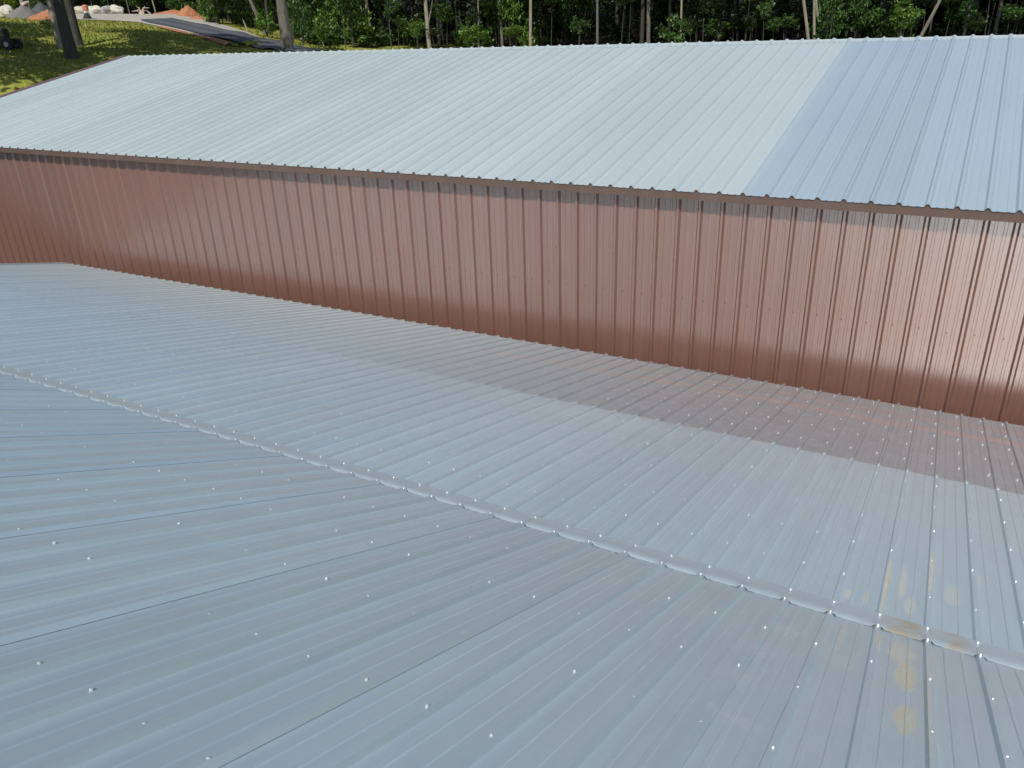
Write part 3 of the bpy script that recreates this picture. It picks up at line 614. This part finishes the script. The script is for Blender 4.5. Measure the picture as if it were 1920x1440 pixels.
def bush(x, y, w, h, tone, label, name='shrub', group=None, stems=3, seed=0, cat='shrub', lift=0.0):
    z = h1(x, y); t = empty(name, (x, y, z-.03), label, cat, group); r = random.Random(seed+int(abs(x)*13)); mb = MB()
    for k in range(stems):
        a = r.uniform(0, 6.28); mb.tube([(0, 0, 0), (math.cos(a)*w*.18, math.sin(a)*w*.18, h*.4+lift*.7), (math.cos(a)*w*.35, math.sin(a)*w*.35, h*.85+lift)], [.03+.01*h, .02, .008], 5)
    mb.build('stem', B_shaded, t, local=True)
    link_mesh('foliage', BUSH[tone, r.randint(0, 2)], t, (0, 0, lift), (w, w*r.uniform(.8, 1.1), h*.8), r.uniform(0, 6.28)); return t
def pt(px, py, d): p = at(px, py, d); return p[0], p[1]
def dia(wpx, d): return wpx/F*d/2

# lawn trees
x, y = pt(135, 108, 47); tree(x, y, 19, dia(17.5, 47), 8.5, 5.5, 'mid', B_shaded, 'stout dark shaded trunk in front of the three lawn trees, nearest the barn gable', seed=1, flare=1.4, crowns=2)
x, y = pt(117, 92, 52); tree(x, y, 18, dia(11, 52), 9, 4.5, 'mid', B_pale, 'lighter sunlit brown trunk just left behind the stout dark lawn trunk', seed=2, flare=1.5)  # pale bark paints in the sunlight on this trunk
x, y = pt(148, 86, 55); tree(x, y, 18, dia(14, 55), 9, 4.5, 'mid', B_shaded, 'slimmer dark trunk on the lawn right of the stout dark one', seed=3, flare=1.4)
x, y = pt(541, 95, 54); tree(x, y, 20, dia(18, 54), 8.5, 4.5, 'mid', B_grey, 'thick shaggy barked trunk standing alone beside the road above the barn ridge', seed=4, flare=1.25, crowns=2)
for i, (X, Y, hh, cr2) in enumerate([(-44, 15.5, 17, 5.0), (-50, 19, 18, 5.2), (-36.5, 18.0, 15, 3.6), (-57, 24, 17, 5.0), (-41, 9, 16, 4.5)]):
    tree(X, Y, hh, .28, 7.5, cr2, 'mid', B_grey, 'broad lawn tree outside the left of the picture shading the grass', group='shade trees beside the lawn', seed=10+i, crowns=2)
# broken snags at the wood's edge
def snag(px, py, d, wpx, hpx, label, leanx=0):
    x, y = pt(px, py, d); z = h1(x, y); h = hpx/F*d; r0 = dia(wpx, d); rv = rt*leanx*h
    o = MB().tube([(0, 0, -.1), (rv.x*.3, rv.y*.3, h*.35), (rv.x*.7, rv.y*.7, h*.75), (rv.x, rv.y, h)], [r0*1.15, r0, r0*.75, r0*.15], 9, jitter=.12).build('snag', B_pale)
    o.location = (x, y, z); return tag(o, label, 'tree stump')
snag(407, 42, 86, 6.5, 30, 'broken pale standing snag at the edge of the woods behind the gravel shoulder', -.1)
snag(464, 57, 78, 2.6, 20, 'thin leaning broken post of a snag right of the thick broken one', -.25)
snag(607, 88, 70, 2, 6, 'tiny pale stake in the grass right of the shaggy trunk')
# individually visible forest trunks:  px base, py base, d, width px, bark, lean of the top (px at picture top - px base), label
TR = [
 (47, 24, 96, 6, B_pale, 'pale smooth trunk behind the light gravel cone'), (58, 22, 99, 2, B_grey, 'very thin grey sapling trunk right of the pale trunk behind the gravel cone'),
 (243, 25, 101, 1.8, B_grey, 'thin straight sapling behind the tall white boulder and root wad'), (293, 25, 100, 2.4, B_pale, 'thin white birch like trunk behind the gravel yard'),
 (208, 24, 103, 1.6, B_grey, 'thin grey sapling behind the boulder row'), (176, 22, 103, 1.8, B_grey, 'dim thin sapling behind the marker drum'),
 (496, 64, 78, 6, B_grey, 'mossy grey brown trunk leaning left beside the road verge'), (506, 66, 78, 5, B_shaded, 'dark twin trunk right of the mossy leaning one'),
 (695, 100, 74, 3.2, B_pale, 'pale slim left stem of a clump above the barn ridge'), (702, 100, 75, 2.6, B_grey, 'grey slim right stem of the clump above the barn ridge'), (685, 100, 76, 1.8, B_grey, 'hair thin stem at the left of the slim clump'),
 (735, 100, 76, 2.0, B_grey, 'thin leaning stem right of the slim clump'), (748, 100, 78, 2.4, B_shaded, 'dim thin trunk between the slim clump and the tall cream trunk'),
 (807, 100, 70, 7.5, B_pale, 'bright cream trunk with a thin side branch, thickest of the pale trunks over the ridge'), (857, 100, 76, 2.8, B_shaded, 'dim grey trunk right of the bright cream trunk'),
 (898, 100, 71, 2.6, B_pale, 'thin bright cream sapling trunk with a slight bend'), (942, 100, 73, 5, B_grey, 'reddish brown trunk between two cream trunks'), (933, 100, 76, 2, B_grey, 'thin crooked stem left of the reddish brown trunk'),
 (995, 100, 70, 5.5, B_pale, 'straight smooth cream trunk right of the reddish brown one'), (1120, 100, 74, 4.5, B_grey, 'grey trunk with a pale scar and ragged bark'), (1185, 100, 80, 4, B_shaded, 'faint dark trunk deep in the shade'),
 (1215, 100, 76, 7, B_grey, 'large dim grey trunk left of the leafy bush'), (1275, 100, 70, 3.6, B_pale, 'slim pale trunk rising out of the leafy bush'),
 (1517, 100, 70, 5.2, B_pale, 'left stem of the pale forked pair, leaning left'), (1526, 100, 70.5, 4.6, B_pale, 'right stem of the pale forked pair, forking above'), (1646, 100, 75, 1.8, B_pale, 'broken hanging whitish stem over dark leaves'),
 (1711, 100, 68, 5.5, B_grey, 'brown grey trunk leaning right behind bright leaves'), (1806, 100, 78, 9, B_shaded, 'thick dim trunk in deep shade near the right edge'), (1917, 100, 68, 3, B_grey, 'grey trunk cut by the right edge of the picture')]
LEAN = {47: -.02, 293: -.06, 496: -.30, 807: -.02, 1517: -.25, 1526: -.12, 1711: .40, 1646: -.02, 735: .0, 898: .02, 942: -.02}
for i, (px, py, d, w, bk_, lb) in enumerate(TR):
    x, y = pt(px, py, d); ln = LEAN.get(px, random.uniform(-.05, .05)); hh = 15 + (i*37 % 5); h_l = rt*ln*hh; thin = w < 3.0
    fk = None
    if px == 807: fk = ([(0, 0, 2.2), tuple(rt*.25+Vector((0, 0, 3.1))), tuple(rt*.55+Vector((0, 0, 4.3)))], [.05, .035, .015])
    if px == 1526: fk = ([(0, 0, 2.2), tuple(rt*-.25+Vector((0, 0, 3.3))), tuple(rt*-.5+Vector((0, 0, 5.0)))], [.09, .08, .05])
    tree(x, y, hh*(.6 if thin else 1), dia(w, d), (4.5 if thin else 6.0), (1.8 if thin else 3.3), 'mid' if i % 3 else 'bright', bk_, lb, seed=30+i, lean=(h_l.x, h_l.y), limbs=3 if thin else 5, fork=fk, flare=1.15)
# deeper trees, nothing tells them apart
n_ = 0
for row, (d0, cnt) in enumerate(((80, 24), (88, 26), (96, 26), (105, 24))):
    for i in range(cnt):
        px = -60 + (2060*(i+random.uniform(.1, .9))/cnt); left = px < 620
        d = d0 + random.uniform(-3, 4) + (24 - 20*max(0, px)/620 if left else (-6*(px-620)/1300))
        if px < 430: d = max(d, 106 + random.uniform(0, 8))
        x, y = pt(px, 80, d); n_ += 1
        tree(x, y, random.uniform(13, 18), random.uniform(.07, .19), random.uniform(3.6, 5.8), random.uniform(3.4, 4.6), random.choice(['mid', 'dark', 'dark', 'dark']), random.choice([B_shaded, B_shaded, B_shaded, B_shaded, B_grey]),
             'shadowy forest tree standing deep in the dark woods', group='trees deep in the woods', seed=200+n_, limbs=4, flare=1.15)
# understory
ZON = [  # px0, px1, d, count, tones, hmin, hmax, label, group
 (-40, 140, 104, 9, ['dark', 'mid'], 1.6, 3.2, 'dark green brush behind the gravel piles', 'brush behind the gravel piles'),
 (150, 330, 107, 12, ['dark', 'mid', 'mid', 'bright'], 1.6, 3.4, 'green brush behind the boulders and gravel yard', 'brush behind the boulders'),
 (330, 400, 101, 7, ['mid', 'bright'], 2.2, 3.6, 'leafy sunlit brush behind the red clay heap', 'brush behind the clay heap'),
 (400, 520, 88, 12, ['mid', 'mid', 'dark', 'bright'], 1.8, 4.2, 'leafy brush between the broken snag and the shaggy trunk', 'brush along the road shoulder'),
 (545, 690, 76, 13, ['mid', 'bright', 'mid'], 1.8, 4.4, 'sunlit leafy brush right of the shaggy trunk', 'brush right of the shaggy trunk'),
 (690, 790, 78, 7, ['mid', 'bright'], 1.2, 2.4, 'low brush among the slim stems over the ridge', 'brush among the slim stems'),
 (870, 1010, 75, 8, ['bright', 'mid'], 1.4, 3.6, 'sprays of green leaves around the cream trunks', 'leaf sprays around the cream trunks'),
 (1010, 1110, 78, 6, ['dark', 'mid'], 2.4, 4.6, 'dull green foliage right of the straight cream trunk', 'foliage right of the cream trunk'),
 (1140, 1300, 80, 7, ['dark', 'dark', 'mid'], 1.4, 3.4, 'dim foliage around the large dim grey trunk', 'dim foliage mid right'),
 (1300, 1500, 78, 10, ['dark', 'dark', 'mid'], 1.6, 3.6, 'dim low brush left of the pale forked pair', 'dim brush left of the forked pair'),
 (1535, 1700, 74, 11, ['dark', 'mid', 'mid'], 2.0, 4.4, 'green brush right of the pale forked pair', 'brush right of the forked pair'),
 (1760, 1940, 80, 6, ['dark'], 1.2, 2.6, 'sparse dark brush near the right edge', 'sparse brush near the right edge')]
bi = 0
for (a, b_, d, cnt, tones, h0, h1_, lb, gp) in ZON:
    cnt = int(cnt*1.8)
    for i in range(cnt):
        px = a+(b_-a)*(i+random.uniform(.1, .9))/cnt; x, y = pt(px, 80, d+random.uniform(-3.5, 3.5)); h = random.uniform(h0, h1_)*.8; bi += 1
        bush(x, y, random.uniform(.8, 1.5)*max(1, h/3), h, random.choice(tones), lb, group=gp, seed=bi, lift=random.choice([0, .4, 1.2, 2.0, 2.8]) if h > 2 else random.choice([0, 0, .8]))
for (px, d, w, h, tone, lift, lb) in [(838, 71, .75, 1.0, 'bright', 2.3, 'hanging bright leaf spray right of the thickest cream trunk'), (886, 69, 1.2, 1.2, 'bright', .9, 'bright low leafy spray left of the thin bent sapling'), (960, 70, .9, .8, 'bright', 1.2, 'small bright leaf spray beside the reddish brown trunk'),
    (1268, 67, 1.25, 2.5, 'mid', .4, 'leafy pointed bush with reddish tips standing over the ridge'), (1085, 72, .8, 1.3, 'mid', 1.3, 'greyish green leaf clump left of the scarred trunk'), (1470, 70, 1.0, 1.0, 'mid', 1.6, 'dull yellow green spray held out left of the forked pair'),
    (1685, 66, 1.2, 1.7, 'bright', 1.5, 'bright leafy clump in front of the right leaning trunk'), (1345, 74, 1.4, 1.5, 'mid', .8, 'low lit brush right of the pointed bush'), (620, 66, 1.2, 2.6, 'bright', .2, 'bright leafy bush low at the right end of the road verge'),
    (505, 74, 1.0, 1.6, 'bright', .3, 'bright green bush in front of the mossy leaning trunk'), (570, 67, 1.0, 3.0, 'mid', .8, 'tall drooping leafy bush right behind the shaggy trunk')]:
    x, y = pt(px, 90, d); bush(x, y, w, h, tone, lb, seed=500+int(px), lift=lift)
x, y = pt(8, 24, 84); bush(x, y, 1.1, 1.9, 'yellow', 'vivid yellow green arching plant above the red mound at the left edge', seed=7, lift=.4)
x, y = pt(93, 52, 66); bush(x, y, .55, .75, 'mid', 'scruffy weed clump on the lawn left of the lighter trunk', 'weed_clump', seed=8, cat='weeds')
x, y = pt(470, 90, 58.5); bush(x, y, .8, .35, 'yellow', 'dry yellow weeds along the near road edge', 'weed_clump', seed=9, cat='weeds')
x, y = pt(445, 88, 57.5); bush(x, y, .7, .3, 'mid', 'green brown weeds at the end of the red clay strip', 'weed_clump', seed=10, cat='weeds')
for i in range(70):                        # leaf sprays of saplings scattered through the strip of woods over the ridge
    px = random.uniform(630, 1930); d = random.uniform(70, 80) - (px-620)/1300*4; x, y = pt(px, 90, d); dim = px > 1010
    bush(x, y, random.uniform(.45, 1.0), random.uniform(.6, 1.5), random.choice(['dark', 'dark', 'mid'] if dim else ['mid', 'mid', 'bright', 'dark']), 'thin sapling leaf spray among the dim trunks at the right' if dim else 'thin sapling leaf spray among the trunks above the middle of the ridge',
         name='sapling', group='dim sapling sprays' if dim else 'sapling sprays', seed=900+i, cat='sapling', lift=random.uniform(.8, 3.6), stems=1)
# far woods that read as one mass
r = np.random.default_rng(9); cen = []
for i in range(2900):
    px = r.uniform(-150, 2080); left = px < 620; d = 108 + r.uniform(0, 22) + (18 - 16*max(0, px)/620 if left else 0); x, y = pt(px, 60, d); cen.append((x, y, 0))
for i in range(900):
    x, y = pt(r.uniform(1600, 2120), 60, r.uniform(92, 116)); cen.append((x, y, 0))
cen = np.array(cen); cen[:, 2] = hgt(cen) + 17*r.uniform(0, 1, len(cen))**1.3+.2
me = leaf_mesh('distant_woods', cen, 22, 1.0, .75, L_shaded, 77); o = bpy.data.objects.new('distant_woods', me); C.objects.link(o); tag(o, 'dark continuous mass of far woods behind the trunks', 'woods', kind='stuff')
# grass blades on the lawn and verge
r = np.random.default_rng(12); q = []
while len(q) < 15000:
    px = r.uniform(-30, 640); d = r.uniform(42, 82); py = 60; x, y = pt(px, py, d); q.append((x, y))
q = np.array(q); z = hgt(q)
n = len(q); hh = r.uniform(.05, .17, n); a = r.uniform(0, 6.28, n); wd = r.uniform(.03, .08, n)
# keep the blades off the gravel and road
yard = [at(*p)[:2] for p in [(70, 34, 79), (175, 38, 79), (262, 44, 78), (295, 56, 71), (340, 69, 66), (386, 80, 61.5), (430, 92, 56), (640, 135, 44), (650, 106, 57), (582, 90, 63), (500, 74, 68), (472, 64.5, 76), (400, 40, 90), (350, 26, 100), (90, 20, 110)]]
def inpoly(px_, py_):
    ins = np.zeros(len(px_), bool); j = len(yard)-1
    for i in range(len(yard)):
        xi, yi = yard[i]; xj, yj = yard[j]; c = ((yi > py_) != (yj > py_)) & (px_ < (xj-xi)*(py_-yi)/(yj-yi+1e-12)+xi); ins ^= c; j = i
    return ins
k = ~inpoly(q[:, 0], q[:, 1]); q, z, hh, a, wd = q[k], z[k], hh[k], a[k], wd[k]; n = len(q)
v = np.zeros((n, 3, 3)); v[:, 0] = np.column_stack([q[:, 0]-wd*np.cos(a), q[:, 1]-wd*np.sin(a), z-.01]); v[:, 1] = np.column_stack([q[:, 0]+wd*np.cos(a), q[:, 1]+wd*np.sin(a), z-.01]); v[:, 2] = np.column_stack([q[:, 0]+r.normal(0, .05, n), q[:, 1]+r.normal(0, .05, n), z+hh])
L_grass = leaf_mat('grass_blades', (.12, .155, .024), (.20, .215, .04), (.31, .29, .08))
me = bpy.data.meshes.new('grass'); me.from_pydata(v.reshape(-1, 3).tolist(), [], np.arange(n*3).reshape(-1, 3).tolist()); me.materials.append(L_grass); o = bpy.data.objects.new('grass', me); C.objects.link(o); tag(o, 'patchy yellow green grass blades on the lawn', 'grass', kind='stuff')
